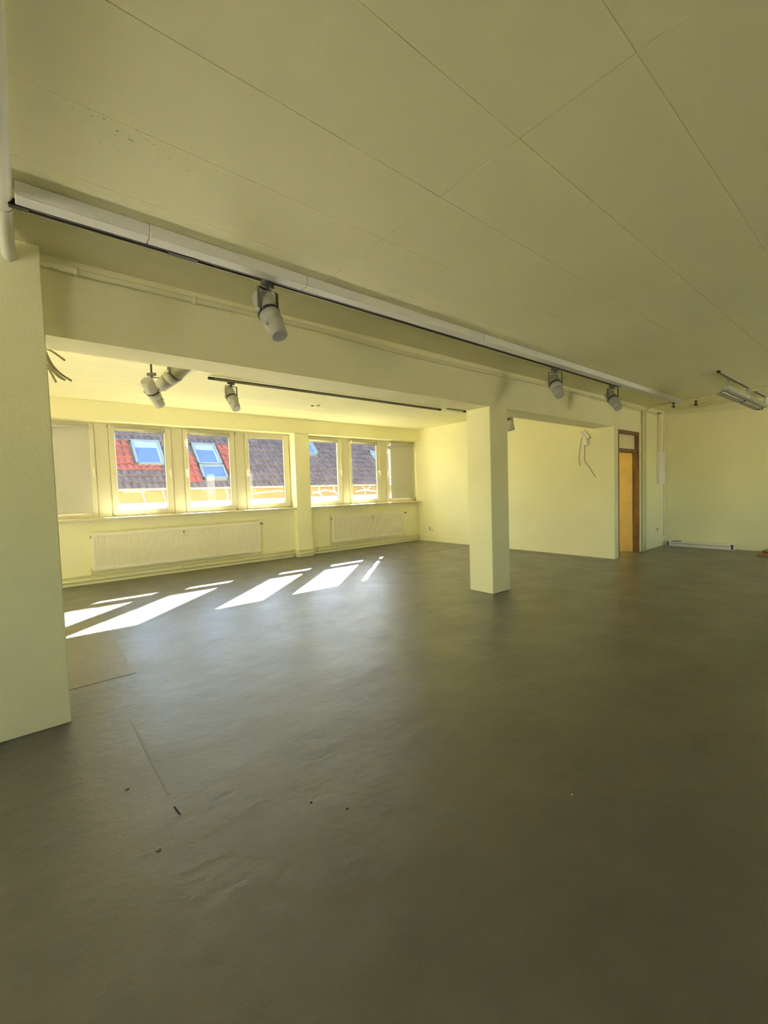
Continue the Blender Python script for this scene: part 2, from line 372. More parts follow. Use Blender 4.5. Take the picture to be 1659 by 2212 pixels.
# wide posts between the sashes
for a, b, l in ((.936, 1.155, 'post between the blind-covered window and its neighbour'), (2.132, 2.345, 'post between the two windows with roof windows behind'),
                (3.32, 3.535, 'post left of the window beside the pier'), (5.915, 6.14, 'first post right of the pier'), (7.10, 7.32, 'post left of the last window')) + tuple((-.255-1.19*k, -.04-1.19*k, 'post in the hidden left part of the bay') for k in range(5)):
    o = MB().bbox(a+.012, b-.012, YG+.018, YG+.12, ZS-.004, ZL+.004, .004).build('window_post', 'frame'); tag(o, l, None, None, 'structure')
struct(MB().box(XLEFT, XP0+.01, YG+.008, YG+.12, ZF1+.002, ZL+.004), 'window_head', 'frame', 'frame head over the left window group')
struct(MB().box(XP1-.01, XE+.01, YG+.008, YG+.12, ZF1+.002, ZL+.004), 'window_head', 'frame', 'frame head over the right window group')
# next room's window
t = thing('window_8', (9.62, YW+.3, .95), 'window of the next room', None, None, 'structure')
part(frame_ring(MB(), 8.75, 10.5, .95, 2.65, 8.85, 10.4, 1.05, 2.55, 8.78, 8.85), 'sash', 'frame', t)
part(MB().box(8.84, 10.41, 8.81, 8.816, 1.04, 2.56), 'pane', 'glass', t)

for i, (a, b) in enumerate(BWX):
    t = thing('window_%d' % (9+i), ((a+b)/2, YBACK-.1, .95), 'unseen window added behind the viewer for fill light', None, None, 'structure')
    part(frame_ring(MB(), a, b, .95, 2.6, a+.1, b-.1, 1.05, 2.5, YBACK-.13, YBACK-.06), 'sash', 'frame', t)
    part(MB().box(a+.09, b-.09, YBACK-.10, YBACK-.094, 1.04, 2.51), 'pane', 'glass', t)
for i, (a, b) in enumerate(LWY):
    t = thing('window_%d' % (20+i), (XLEFT-.1, (a+b)/2, .95), 'unseen window added in the left wall for fill light', None, None, 'structure')
    f = MB(); x0, x1 = XLEFT-.13, XLEFT-.06
    f.box(x0, x1, a, a+.1, .95, 2.6).box(x0, x1, b-.1, b, .95, 2.6).box(x0, x1, a, b, .95, 1.05).box(x0, x1, a, b, 2.5, 2.6)
    part(f, 'sash', 'frame', t); part(MB().box(XLEFT-.10, XLEFT-.094, a+.09, b-.09, 1.04, 2.51), 'pane', 'glass', t)
# roller blinds
BL = ['grey roller blind drawn down over the far left window', 'rolled-up blind above the small roof window view', 'rolled-up blind above the double roof window view',
      'rolled-up blind of the window beside the pier', 'rolled-up blind right behind the pier', 'rolled-up blind of the middle right window', 'grey roller blind drawn down by the end wall, light slit on its left'] + ['unseen drawn blind added to hold back sun, nearer one', 'unseen drawn blind added to hold back sun, farther one']  # last two blinds are unseen, added to cut the sun entering the bay
for i, ((x0, x1), (g0, g1)) in enumerate(zip(WX, GX)):
    if i == 3 or i > 8: continue
    a, b = g0-.012, g1+.012
    if i == 6: a = g0+.045
    zr = ZG1+.034
    t = thing('roller_blind', ((a+b)/2, YG-.02, zr), BL[i], 'blind', 'roller blinds on the windows')
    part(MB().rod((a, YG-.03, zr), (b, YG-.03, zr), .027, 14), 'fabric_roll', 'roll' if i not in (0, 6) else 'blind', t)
    for s in (0, 1):
        xx = (a-.014) if s == 0 else b
        part(MB().bbox(xx, xx+.014, YG-.05, YG-.001, zr-.03, zr+.03, .004), 'bracket', 'white' if i != 1 else 'white', t)
    if i in (1, 5): part(MB().rod((x0-.035, YG-.02, zr+.03), (x0-.012, YG-.02, zr+.03), .022, 12), 'end_cap', 'cable', t)
    if i == 2: part(MB().rod((x1+.0, YG-.02, zr+.04), (x1+.02, YG-.02, zr+.04), .020, 12), 'end_cap', 'cable', t)
    if i in (0, 6, 7, 8):
        zb = ZG0 - .004
        part(MB().box(a, b, YG-.0135, YG-.012, zb, zr), 'fabric', 'blind', t)
        part(MB().bbox(a, b, YG-.02, YG-.008, zb-.022, zb, .003), 'bottom_bar', 'blind', t)
    else:
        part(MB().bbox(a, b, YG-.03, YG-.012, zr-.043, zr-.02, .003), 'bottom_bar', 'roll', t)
    cx = x1-.03 if HAND[i] else x0+.03
    part(MB().tube([(cx+.02*math.sin(k), YG-.03, zr-.02-k*.11) for k in [q*.25 for q in range(0, 29)]][:26], .0022, 5), 'pull_cord', 'white', t)

# ------------------------------------------------------------------ radiators and heating pipes
def radiator(x0, x1, label, nfl, meter, knobr=.024):
    z0, z1, yf, yb = .22, .846, 8.556, 8.622
    t = thing('radiator', ((x0+x1)/2, (yf+yb)/2, z0), label, 'radiator', 'panel radiators under the windows')
    # fluted front sheet
    prof = []; p = (x1-x0-.06)/nfl
    for k in range(nfl):
        xa = x0+.03+k*p
        prof += [(xa, 0), (xa+.30*p, 0), (xa+.42*p, .013), (xa+.88*p, .013)]
    prof.append((x1-.03, 0))
    vs = []; fs = []
    za, zb2 = z0+.045, z1-.045
    rows = [(za, 0), (za+.02, 1), (zb2-.02, 1), (zb2, 0)]
    for z, k in rows: vs += [(x, yf+d*k, z) for x, d in prof]
    n = len(prof)
    for r in range(3): fs += [(r*n+i, r*n+i+1, (r+1)*n+i+1, (r+1)*n+i) for i in range(n-1)]
    m = MB().add(vs, fs)
    m.box(x0, x1, yf, yf+.012, z0, za).box(x0, x1, yf, yf+.012, zb2, z1).box(x0, x0+.03, yf, yf+.012, za, zb2).box(x1-.03, x1, yf, yf+.012, za, zb2)
    part(m, 'front_panel', 'rad', t)
    part(MB().box(x0+.01, x1-.01, yf+.03, yb, z0+.01, z1-.01), 'water_panel', 'rad', t)
    for xq in (x0, x1): part(MB().bbox(xq-.004, xq+.004, yf+.004, yb, z0+.01, z1-.005, .003), 'side_cover', 'rad', t)
    g = MB()
    k = x0+.05
    while k < x1-.06: g.box(k, k+.022, yf+.014, yb-.008, z1-.006, z1-.002); k += .034
    part(g, 'top_grille', 'rad', t)
    hc = MB().bbox(meter-.02, meter+.02, yf-.022, yf+.002, z1-.17, z1-.055, .005)
    h = part(hc, 'heat_meter', 'white', t); part(MB().box(meter-.012, meter+.012, yf-.0228, yf-.021, z1-.10, z1-.075), 'display', 'dark', h)
    v = MB().rod((x1, yf+.035, z1-.05), (x1+.05, yf+.035, z1-.05), .012, 10)
    vv = part(v, 'valve', 'metal', t)
    part(MB().lathe([(0, knobr*.8), (.008, knobr), (.05, knobr*.95), (.062, knobr*.6)], (x1+.035, yf+.035, z1-.05), (.35, -.94, 0), 14), 'thermostat_knob', 'cable', vv)
    part(MB().bbox(x0-.018, x0+.002, yf+.02, yf+.05, z1-.09, z1-.04, .004), 'vent_plug', 'cable', t)
    part(MB().tube(smooth_path([(x0-.02, yf+.035, z0+.06), (x0-.035, yf+.036, z0+.03), (x0-.035, yf+.036, .15)], 5), .010, 8).bbox(x0-.05, x0-.018, yf+.02, yf+.052, z0-.0, z0+.04, .004), 'return_pipe', 'pipe', t)
    part(MB().tube(smooth_path([(x1-.01, yf+.04, z0+.03), (x1+.02, yf+.042, z0-.01), (x1+.022, yf+.042, .08)], 5), .010, 8), 'feed_pipe', 'pipe', t)
    for bx in (x0+.3, (x0+x1)/2, x1-.3): part(MB().box(bx-.02, bx+.02, yb-.005, YN+.001, z0+.05, z1-.08), 'wall_bracket', 'rad', t)
radiator(.802, 3.702, 'wide ribbed radiator under the left window group', 87, 2.22)
radiator(5.49, 7.745, 'narrower ribbed radiator under the right window group', 68, 6.66)
def pipe_run(z, r, dy, lab):
    y1_, y2_ = YN-.031-dy, YW-.028-dy
    for x0, x1, xs_, l in ((XLEFT, XP0-.035, (.2, 2.2, 4.1), lab[0]), (XP1+.035, XE-.001, (5.1, 6.6, 7.9), lab[2])):
        t = thing('heating_pipe', ((x0+x1)/2, y1_, z-r), l, 'pipe', 'heating pipes along the window wall')
        part(MB().rod((x0, y1_, z), (x1, y1_, z), r, 12), 'pipe_run', 'pipe', t)
        for x in xs_: part(MB().bbox(x-.012, x+.012, y1_-r-.005, YN-.001, z-r-.005, z+r+.005, .004), 'clip', 'pipe', t)
    t = thing('heating_pipe', ((XP0+XP1)/2, y2_, z-r), lab[1], 'pipe', 'heating pipes along the window wall')
    part(MB().bbox(XP0-.034-dy, XP1+.034+dy, y2_-r, y2_+r, z-r, z+r, .008), 'pipe_run', 'pipe', t)
    for x in (XP0-.034-dy, XP1+.034+dy-2*r*.8): part(MB().bbox(x, x+2*r*.8, y2_, y1_+r, z-r, z+r, .006), 'elbow', 'pipe', t)
pipe_run(.152, .018, 0, ('upper heating pipe left of the pier', 'upper heating pipe stepping around the pier', 'upper heating pipe right of the pier'))
pipe_run(.078, .020, .003, ('lower heating pipe left of the pier', 'lower heating pipe stepping around the pier', 'lower heating pipe right of the pier'))
struct(MB().bbox(XLEFT, XP0-.09, YN-.03, YN+.002, 0, .035, .006).bbox(XP1+.08, XE, YN-.03, YN+.002, 0, .035, .006).bbox(XP0-.008, XP1+.008, YW-.012, YW+.03, 0, .04, .004), 'baseboard_window', 'wall', 'low painted skirting below the heating pipes')

# ------------------------------------------------------------------ tracks, trunking, spotlights
def track(name, x0, x1, y, z, label, caps=(1, 1), joint=None, m='track', wdt=.036):
    t = thing(name, ((x0+x1)/2, y, z), label, 'light track')
    b = MB().box(x0, x1, y-wdt/2, y-wdt/2+.006, z, z+.032).box(x0, x1, y+wdt/2-.006, y+wdt/2, z, z+.032).box(x0, x1, y-wdt/2, y+wdt/2, z+.02, z+.033)
    part(b, 'rail', m, t)
    part(MB().box(x0+.01, x1-.01, y-wdt/2+.006, y+wdt/2-.006, z+.012, z+.0205), 'conductor_slot', 'blk', t)
    for s, x in zip(caps, (x0, x1)):
        if s: part(MB().bbox(x-.03 if x == x0 else x-.05, x+.05 if x == x0 else x+.03, y-wdt/2-.001, y+wdt/2+.001, z-.001, z+.033, .002), 'end_cap', 'blk', t)
    if joint: part(MB().bbox(joint, joint+.17, y-wdt/2-.002, y+wdt/2+.002, z-.003, z+.03, .002), 'joint_piece', 'blk', t)
    return t
YT, ZT = 2.852, 2.862
# trunking : front Y 2.73, height .08
t = thing('cable_trunking', (4.6, 2.77, ZC-.075), 'long white trunking box running along the ceiling before the beam', 'trunking')
xs = [.04, .62, 1.62, 3.62, 5.62, 7.62, 9.64]
for i in range(len(xs)-1):
    part(MB().bbox(xs[i]+.001, xs[i+1]-.001, 2.735, 2.828, ZC-.072, ZC-.002, .004), 'trunking_length', 'trunk', t)
track('light_track', .045, 7.06, YT, ZT, 'long black light track beside the white ceiling trunking', (1, 1), .74, 'dark')
track('light_track', 2.0, 6.46, 6.0, ZBAY-.056, 'grey light track with black ends on the bay ceiling', (1, 1), None)
track('light_track', 6.62, 7.18, 5.97, ZBAY-.034, 'short pale track near the column on the bay ceiling', (0, 1), None, 'trunk')
track('light_track', .9, 1.6, 5.60, ZBAY-.034, 'short light track over the left windows, hidden by the beam', (1, 1), None)
track('light_track', .3, 7.0, 4.42, ZBAY-.034, 'light track hidden close behind the beam', (1, 1), None)

PIV = .205
def make_spot():
    t = thing('track_spotlight', (0, 0, 0)); OR[t.name] = Vector((0, 0, 0))
    a = part(MB().bbox(-.05, .05, -.016, .016, -.028, .004, .004).rod((0, 0, -.028), (0, 0, -.05), .016, 12), 'track_adapter', 'dark', t)
    for s in (-1, 1): part(MB().rod((s*.014, 0, -.042), (s*.036, 0, -.045), .007, 8), 'terminal', 'metal', a)
    y = MB().box(-.082, .082, -.012, .012, -.053, -.048)
    for s in (-1, 1): y.box(s*.082-.0025, s*.082+.0025, -.012, .012, -PIV-.02, -.048)
    part(y, 'yoke', 'dark', t)
    for s in (-1, 1): part(MB().lathe([(0, .013), (.006, .016), (.018, .015), (.02, .006)], (s*.083, 0, -PIV), (s, 0, 0), 12), 'clamp_knob', 'metal', t)
    part(MB().tube(smooth_path([(.01, 0, -.05), (.03, .01, -.09), (.035, .03, -.12), (.02, .06, -.135)], 5), .003, 6), 'cable', 'cable', t)
    # head : axis along -z of its own object
    h = MB().lathe([(.150, .058), (.148, .064), (.135, .069), (.012, .072), (.010, .074), (.004, .074)], (0, 0, 0), (0, 0, 1), 28)
    ho = part(h, 'lamp_head', 'spot', t); ho.location = (0, 0, -PIV)
    OR[ho.name] = Vector((0, 0, 0))
    part(MB().lathe([(-.014, .071), (-.014, .0765), (.006, .0765), (.006, .071)], (0, 0, 0), (0, 0, 1), 28), 'clamp_ring', 'blk', ho)
    part(MB().lathe([(-.012, .072), (-.082, .071), (-.085, .064), (-.092, .063), (-.095, .066), (-.165, .060), (-.205, .056), (-.205, .049)], (0, 0, 0), (0, 0, 1), 28), 'front_barrel', 'spot', ho)
    part(MB().lathe([(-.197, .0), (-.199, .03), (-.1965, .050)], (0, 0, 0), (0, 0, 1), 24, cap=False), 'lens', 'lens', ho)
    for s, q in ((1, -.10), (-1, -.12)): part(MB().lathe([(0, .006), (.02, .006)], (s*.064, 0, q), (s, 0, 0), 8), 'focus_screw', 'metal', ho)
    return t
def copy_tree(o, parent=None):
    c = o.copy(); COL.objects.link(c); c.parent = parent
    for ch in list(o.children): copy_tree(ch, c)
    return c
proto = make_spot()
SPOTS = [((1.37, YT, ZT-.004), 17, 29, 'grey spotlight nearest the viewer, hanging alone on the long track'),
         ((5.19, YT, ZT-.004), -40, 41, 'grey spotlight on the long track, in front of the column'),
         ((6.84, YT, ZT-.004), -34, 42, 'grey spotlight at the far end of the long track'),
         ((2.275, 6.0, ZBAY-.060), 9, 33, 'pale spotlight hanging from the grey track over the bay'),
         ((1.20, 5.60, 2.835), 139, 50, 'upright pale spotlight of the pair at the bay left side'),
         ((1.15, 4.42, ZBAY-.25), -146, 60, 'tilted pale spotlight of the pair, half hidden by the beam'),
         ((6.47, 4.42, ZBAY-.25), 60, 16, 'pale spotlight peeping out behind the column')]
for i, (loc, rz, tilt, label) in enumerate(SPOTS):
    o = proto if i == 0 else copy_tree(proto)
    o.location = loc; o.rotation_euler = (0, 0, R(rz)); tag(o, label, 'spotlight', 'track spotlights')
    for ch in o.children:
        if ch.name.startswith('lamp_head'): ch.rotation_euler = (-R(tilt), 0, 0)
# drop rods for the two lamps that hang lower
for i, (x, y, z) in enumerate(((1.15, 4.42, ZBAY-.25), (6.47, 4.42, ZBAY-.25), (1.20, 5.60, 2.835))):
    o = MB().rod((x, y, z), (x, y, ZBAY-.03), .011, 10).lathe([(0, .03), (.015, .03), (.02, .015)], (x, y, ZBAY-.034), (0, 0, -1), 14).build('hanging_rod', 'dark')
    tag(o, ['thin rod carrying the tilted spotlight behind the beam', 'thin rod carrying the spotlight behind the column', 'thin rod carrying the upright spotlight at the left'][i], 'rod', 'spotlight hanging rods')

# ------------------------------------------------------------------ fluorescent lights at the far right
def batten(x0, x1, ra, rb, label):
    y, z = 1.74, 2.742
    t = thing('fluorescent_light', ((x0+x1)/2, y, z), label, 'lamp', 'fluorescent lights on the right ceiling')
    part(MB().bbox(ra, rb, y-.02, y+.02, ZC-.03, ZC-.001, .003), 'ceiling_rail', 'spot', t)
    part(MB().box(ra+.01, rb-.01, y-.008, y+.008, ZC-.032, ZC-.0295), 'rail_slot', 'blk', t)
    part(MB().bbox(ra-.03, ra+.03, y-.021, y+.021, ZC-.031, ZC-.001, .003), 'rail_cap', 'blk', t)
    for x in (x0+.1, x1-.04): part(MB().rod((x, y, ZC-.03), (x, y, z+.03), .012, 10), 'stem', 'metal', t)
    part(MB().bbox(x0, x1, y-.035, y+.035, z-.03, z+.035, .006), 'body', 'spot', t)
    part(MB().prism([(y+.03, z-.010), (y+.115, z-.062), (y+.118, z-.056), (y+.03, z+.012)], x0, x1-.06, 'x'), 'reflector', 'spot', t)
    part(MB().prism([(y+.114, z-.066), (y+.114, z-.052), (y+.121, z-.052), (y+.121, z-.066)], x0, x1-.06, 'x'), 'reflector_lip', 'blk', t)
    part(MB().prism([(y+.01, z-.02), (y+.114, z-.064), (y+.03, z-.07)], x1-.064, x1-.060, 'x'), 'end_plate', 'blk', t)
    part(MB().rod((x0+.02, y+.045, z-.05), (x1-.03, y+.045, z-.05), .013, 12), 'tube', 'lens', t)
batten(8.02, 9.32, 7.60, 9.33, 'nearer grey fluorescent light with angled reflector below the ceiling')
batten(9.36, 10.66, 9.82, 10.70, 'farther grey fluorescent light next to the right wall')

# ------------------------------------------------------------------ conduits
def conduit(name, pts, r, label, clips=(), m='pipe', k=6, cat='conduit', org=None):
    t = thing(name, pts[0], label, cat)
    part(MB().tube(smooth_path(pts, k), r, 10), 'tube', m, t)
    for (c, ax) in clips:
        part(MB().lathe([(-.012, r+.002), (-.012, r+.006), (.012, r+.006), (.012, r+.002)], c, ax, 14), 'clip', m, t)
    return t
yc = YB-.028
cz = [(XL-.02, 2.862), (.24, 2.862), (.42, 2.858), (.66, 2.862), (1.05, 2.862), (2.18, 2.868), (2.8, 2.85), (3.34, 2.838), (4.11, 2.845), (5.0, 2.855), (5.72, 2.866), (6.5, 2.872), (7.4, 2.862), (8.4, 2.85), (9.4, 2.845), (9.62, 2.84)]
conduit('wall_conduit', [(x, yc, z) for x, z in cz], .021, 'painted conduit sagging along the top of the beam', [((x, yc, z), (1, 0, 0)) for x, z in ((.33, 2.86), (1.05, 2.862), (3.34, 2.838), (4.9, 2.854), (7.4, 2.862))])
conduit('wall_conduit', [(9.60, YB-.03, 0), (9.60, YB-.03, 1.4), (9.60, YB-.03, 2.83)], .026, 'left one of the two vertical pipes beside the doorway', [((9.60, YB-.03, 1.98), (0, 0, 1))])
conduit('wall_conduit', [(9.715, YB-.03, 0), (9.715, YB-.03, 1.0), (9.715, YB-.03, 2.68), (9.72, YB-.04, 2.80), (9.725, YB-.09, 2.875), (9.72, YB-.2, 2.905), (9.66, 2.7, 2.905), (9.66, 2.1, 2.905), (9.66, 1.2, 2.905), (9.66, -2.5, 2.905)], .022,
        'right vertical pipe beside the doorway that bends onto the ceiling', [((9.715, YB-.03, 1.98), (0, 0, 1)), ((9.66, 2.1, 2.905), (0, 1, 0))])
conduit('wall_conduit', [(9.75, YB-.02, 2.84), (10.1, YB-.02, 2.835), (10.44, YB-.02, 2.82)], .014, 'short thin conduit between the vertical pipes and the wall duct')
t = thing('ceiling_pipe', (0, 2.0, 2.86), 'pale pipe along the ceiling that bends into the pillar', 'pipe')
part(MB().tube([(0, -2.4, 2.895), (0, 3.2, 2.895)] + smooth_path([(0, 3.2, 2.895), (0, 3.27, 2.890), (.002, 3.31, 2.868), (.003, 3.345, 2.838), (.003, 3.37, 2.82)], 5)[1:], .033, 14), 'tube', 'white', t)
part(MB().lathe([(-.008, .034), (-.008, .037), (.008, .037), (.008, .034)], (0, 2.93, 2.895), (0, 1, 0), 16), 'joint_ring', 'white', t)
# adapters on the ceiling pipe
for i, (x, y) in enumerate(((9.61, 2.90), (9.76, 2.58))):
    t = thing('track_adapter', (x, y, 2.80), ['left black track adapter hanging at the trunking end', 'right black track adapter hanging at the trunking end'][i], 'adapter', 'black track adapters')
    part(MB().bbox(x-.05, x+.05, y-.035, y+.035, ZC-.035, ZC-.001, .004), 'base', 'white', t)
    part(MB().bbox(x-.045, x+.045, y-.012, y+.012, ZC-.06, ZC-.035, .003), 'plate', 'blk', t)
    part(MB().rod((x, y, ZC-.06), (x, y, ZC-.105), .012, 10), 'stem', 'blk', t)
    part(MB().bbox(x-.05, x+.05, y-.02, y+.02, ZC-.125, ZC-.103, .004), 'foot', 'blk', t)
o = MB().lathe([(0, .17), (.02, .165), (.04, .14), (.048, .0)], (10.5, 2.72, ZC), (0, 0, -1), 28).build('ceiling_lamp_dome', 'pipe')
tag(o, 'flat painted dome on the ceiling near the right corner', 'ceiling dome')

for i, (x, y) in enumerate(((4.19, 7.08), (4.27, 7.0))):
    o = MB().lathe([(0, .03), (.012, .03), (.02, .012)], (x, y, ZBAY-.001), (0, 0, -1), 14).build('ceiling_fixing', 'cable')
    tag(o, ['left one of two small round fixings on the bay ceiling', 'right one of two small round fixings on the bay ceiling'][i], 'fixing', 'fixings on the bay ceiling')
# ------------------------------------------------------------------ door
t = thing('door_1', ((XD0+XD1)/2, YB+.1, 0), 'open doorway with brown frame and transom light', None, None, 'structure')
fr = MB().bbox(XD0+.002, XD0+.03, YB-.006, YB+.10, 0, ZD-.002, .003).bbox(XD1-.04, XD1+.002, YB-.012, YB+.10, 0, ZD-.002, .003).bbox(XD0+.025, XD1-.035, YB-.008, YB+.10, ZD-.062, ZD, .003)
part(fr, 'door_frame', 'brown', t)
part(MB().bbox(XD0+.028, XD1-.04, YB+.01, YB+.098, 1.985, 2.055, .004), 'transom_bar', 'brown', t)
part(MB().box(XD0+.028, XD1-.04, YB+.06, YB+.066, 2.05, ZD-.06), 'transom_pane', 'frost', t)
part(MB().bbox(XD1-.045, XD1+.01, YB+.102, 3.80, 0.002, ZD-.02, .003), 'lining', 'veneer', t)

# ------------------------------------------------------------------ small wall things
t = thing('wall_duct', (10.465, YB-.02, 2.05), 'vertical cable duct down to the grey box in the right corner', 'duct')
part(MB().bbox(10.44, 10.56, YB-.045, YB-.001, 2.05, 2.86, .004), 'duct_cover', 'pipe', t)
part(MB().bbox(10.435, 10.565, YB-.05, YB-.001, 2.84, 2.87, .004), 'duct_end', 'cable', t)
t = thing('fuse_box', (10.59, YB-.03, 1.35), 'flat grey distribution box on the wall in the right corner', 'fuse box')
part(MB().bbox(10.42, 10.76, YB-.05, YB-.001, 1.35, 2.05, .008), 'case', 'trunk', t)
part(MB().bbox(10.44, 10.74, YB-.056, YB-.049, 1.37, 2.03, .003), 'cover', 'trunk', t)
o = MB().bbox(10.79, 10.87, YB-.022, YB-.001, .2, 2.86, .004).build('corner_strip', 'white'); tag(o, 'white vertical strip in the far right corner', 'strip')
o = MB().prism([(3.44, 2.855), (1.74, 2.745), (-2.4, 2.60), (-2.4, 2.93), (3.44, 2.93)], XR-.018, XR-.0005, 'x').build('trim_1', 'repair'); tag(o, 'pale unpainted band along the top of the right wall', None, None, 'structure')
def socket(p, n, label, cord=False):
    p = Vector(p); n = Vector(n); sx = Vector((0, 0, 1)).cross(n)
    def q(a, b, d): return p + sx*a + Vector((0, 0, b)) + n*d
    t = thing('wall_socket', p - Vector((0, 0, .04)), label, 'socket', 'wall sockets')
    e = .04; vs = [q(a, b, d) for d in (0, .010) for b in (-e, e) for a in (-e, e)]
    part(MB().add(vs, [(0, 2, 3, 1), (4, 5, 7, 6), (0, 1, 5, 4), (1, 3, 7, 5), (3, 2, 6, 7), (2, 0, 4, 6)]), 'plate', 'white', t)
    part(MB().lathe([(0, .026), (.006, .026), (.0065, .021), (-.003, .020)], q(0, 0, .009), n, 18), 'well', 'cable', t)
    if cord: part(MB().tube(smooth_path([q(.0, -.02, .01), q(.03, -.03, .05), q(.09, -.045, .07), q(.17, -.05, .05)], 5), .007, 6), 'cord', 'cable', t)
socket((10.44, YB-.0005, .385), (0, -1, 0), 'double look wall socket near the right corner')
socket((XE-.0005, 8.20, .36), (-1, 0, 0), 'wall socket on the bright end wall with a cord end', True)
bpy.data.objects['wall_socket']['label'] = 'small wall socket low beside the right corner'
# junction boxes with hanging wires on the end wall
t = thing('junction_box', (XE-.03, 3.96, 2.2), 'white junction boxes on the bright end wall with loose wires', 'junction box')
def rbox(c, h, rx):
    m = MB().bbox(-h[0], h[0], -h[1], h[1], -h[2], h[2], .006); mt = Matrix.Rotation(rx, 4, 'X'); m.v = [tuple(mt @ Vector(p) + Vector(c)) for p in m.v]; return m
part(rbox((XE-.035, 3.95, 2.355), (.022, .028, .10), R(-38)), 'clip_bar', 'white', t)
part(rbox((XE-.035, 4.01, 2.345), (.022, .022, .09), R(-38)), 'clip_bar', 'white', t)
part(rbox((XE-.04, 3.955, 2.27), (.02, .02, .045), R(-15)), 'plug', 'white', t)
part(rbox((XE-.045, 3.965, 2.19), (.035, .045, .05), R(-10)), 'box', 'trunk', t)
part(MB().tube(smooth_path([(XE-.06, 4.02, 2.30), (XE-.07, 4.05, 2.1), (XE-.06, 4.08, 1.9), (XE-.055, 4.06, 1.76)], 6), .006, 6), 'loose_wire', 'cable', t)
part(MB().tube(smooth_path([(XE-.06, 3.965, 2.15), (XE-.06, 3.97, 1.95), (XE-.06, 3.965, 1.84), (XE-.07, 3.88, 1.72), (XE-.08, 3.76, 1.53)], 6), .007, 6), 'loose_wire', 'cable', t)
# cut cables behind the pillar
for i, (pts, label) in enumerate((
        ([(.16, 4.0, 2.50), (.20, 4.0, 2.40), (.25, 4.0, 2.335), (.315, 4.0, 2.29)], 'long cut cable curving out from behind the pillar'),
        ([(.165, 3.98, 2.49), (.185, 3.98, 2.40), (.225, 3.98, 2.33), (.275, 3.98, 2.285)], 'cut cable lying just beside the longest one at the pillar'),
        ([(.15, 3.99, 2.42), (.185, 3.99, 2.37), (.235, 3.99, 2.31), (.27, 3.99, 2.29)], 'low cut cable crossing the others behind the pillar'),
        ([(.17, 4.01, 2.38), (.195, 4.01, 2.33), (.22, 4.01, 2.27)], 'short cut cable hanging straight down at the pillar'),
        ([(.18, 3.96, 2.49), (.22, 3.96, 2.47), (.28, 3.96, 2.425)], 'cut cable poking out highest below the beam'))):
    P0 = Vector(pts[0]); pts = [(XL-.05, 3.80+.018*i, max(P0.z, 2.40)+.012*(i % 2))] + pts
    o = MB().tube(smooth_path(pts, 6), .0075, 7).build('cut_cable', 'cable'); tag(o, label, 'cable', 'cut cables behind the pillar')

# trunking on the floor along the right wall
t = thing('floor_trunking', (10.8, 2.8, 0), 'long white metal channel with black ends on the floor by the right wall', 'trunking')
part(MB().bbox(10.755, 10.868, 2.2, 3.38, 0, .115, .004), 'channel', 'trunk', t)
part(MB().box(10.75, 10.757, 2.26, 3.30, .062, .072), 'groove', 'cable', t)
part(MB().bbox(10.742, 10.757, 2.215, 2.245, .012, .10, .002).bbox(10.74, 10.757, 2.205, 2.255, .085, .102, .002), 'end_clip', 'blk', t)
part(MB().bbox(10.742, 10.757, 3.335, 3.36, .012, .10, .002).bbox(10.74, 10.80, 3.10, 3.26, .112, .122, .002), 'end_clip', 'blk', t)
o = MB().bbox(10.55, 10.74, 3.36, YB-.004, .085, .105, .003).build('wood_block', 'white'); 
bpy.data.objects.remove(o)
o = MB().bbox(10.2, 10.86, 1.52, 1.76, 0, .045, .003)
t = thing('wood_plank', (10.5, 1.6, 0), 'brown wooden plank ends on the floor at the right edge', 'wood plank')
part(MB().bbox(10.25, 10.86, 1.40, 1.77, 0, .035, .003), 'board', 'woodpl', t)
part(MB().bbox(10.35, 10.88, 1.36, 1.70, .035, .07, .003), 'board', 'brown', t)
# debris
for i, (x, y, r, m, label) in enumerate(((.92, 1.70, .006, 'chip', 'dark crumb on the floor left of the other crumb'), (1.02, 1.56, .006, 'chip', 'dark crumb on the floor beside a pale scuff'),
                                         (1.83, .95, .004, 'chipw', 'tiny white chip on the dark floor'), (.30, 2.38, .011, 'floorpatch', 'raised lump in the floor paint near the pillar'), (.33, 1.88, .011, 'floorpatch', 'raised lump in the floor paint closest to the viewer'))):
    o = MB().lathe([(0, r), (r*.4, r*.8), (r*.7, r*.3)], (x, y, 0), (0, 0, 1), 8).build('floor_crumb', m); tag(o, label, 'crumb', 'crumbs on the floor')
o = MB().box(-.0025, .0025, -.035, .035, 0, .003).build('floor_splinter', 'chip'); o.location = (.445, 2.06, 0); o.rotation_euler = (0, 0, R(6)); tag(o, 'dark splinter lying on the floor seam', 'splinter')

# ------------------------------------------------------------------ outside
YE, ZE, SL = 15.5, 1.70, R(45)
X0, X1 = -8.0, 26.0
t = thing('opposite_house', (9, YE+2, -6), 'tiled house across the yard with roof windows, seen through the windows', 'house')
part(MB().box(X0, X1, YE+.25, YE+7, -6, ZE-.35), 'wall', 'facade2', t)
part(MB().box(X0, X1, YE+.02, YE+.3, 1.25, ZE-.04), 'ochre_band', 'fascia', t)
part(MB().box(X0, X1, YE-.04, YE+.3, 1.05, 1.25), 'white_cornice', 'facade2', t)
def sp(x, s, h=0): return (x, YE + s*math.cos(SL) - h*math.sin(SL), ZE + s*math.sin(SL) + h*math.cos(SL))
def slope_box(mb, x0, x1, s0, s1, h0, h1):
    vs = [sp(x, s, h) for h in (h0, h1) for s in (s0, s1) for x in (x0, x1)]
    return mb.add(vs, [(0, 2, 3, 1), (4, 5, 7, 6), (0, 1, 5, 4), (1, 3, 7, 5), (3, 2, 6, 7), (2, 0, 4, 6)])
SMAX = 3.55
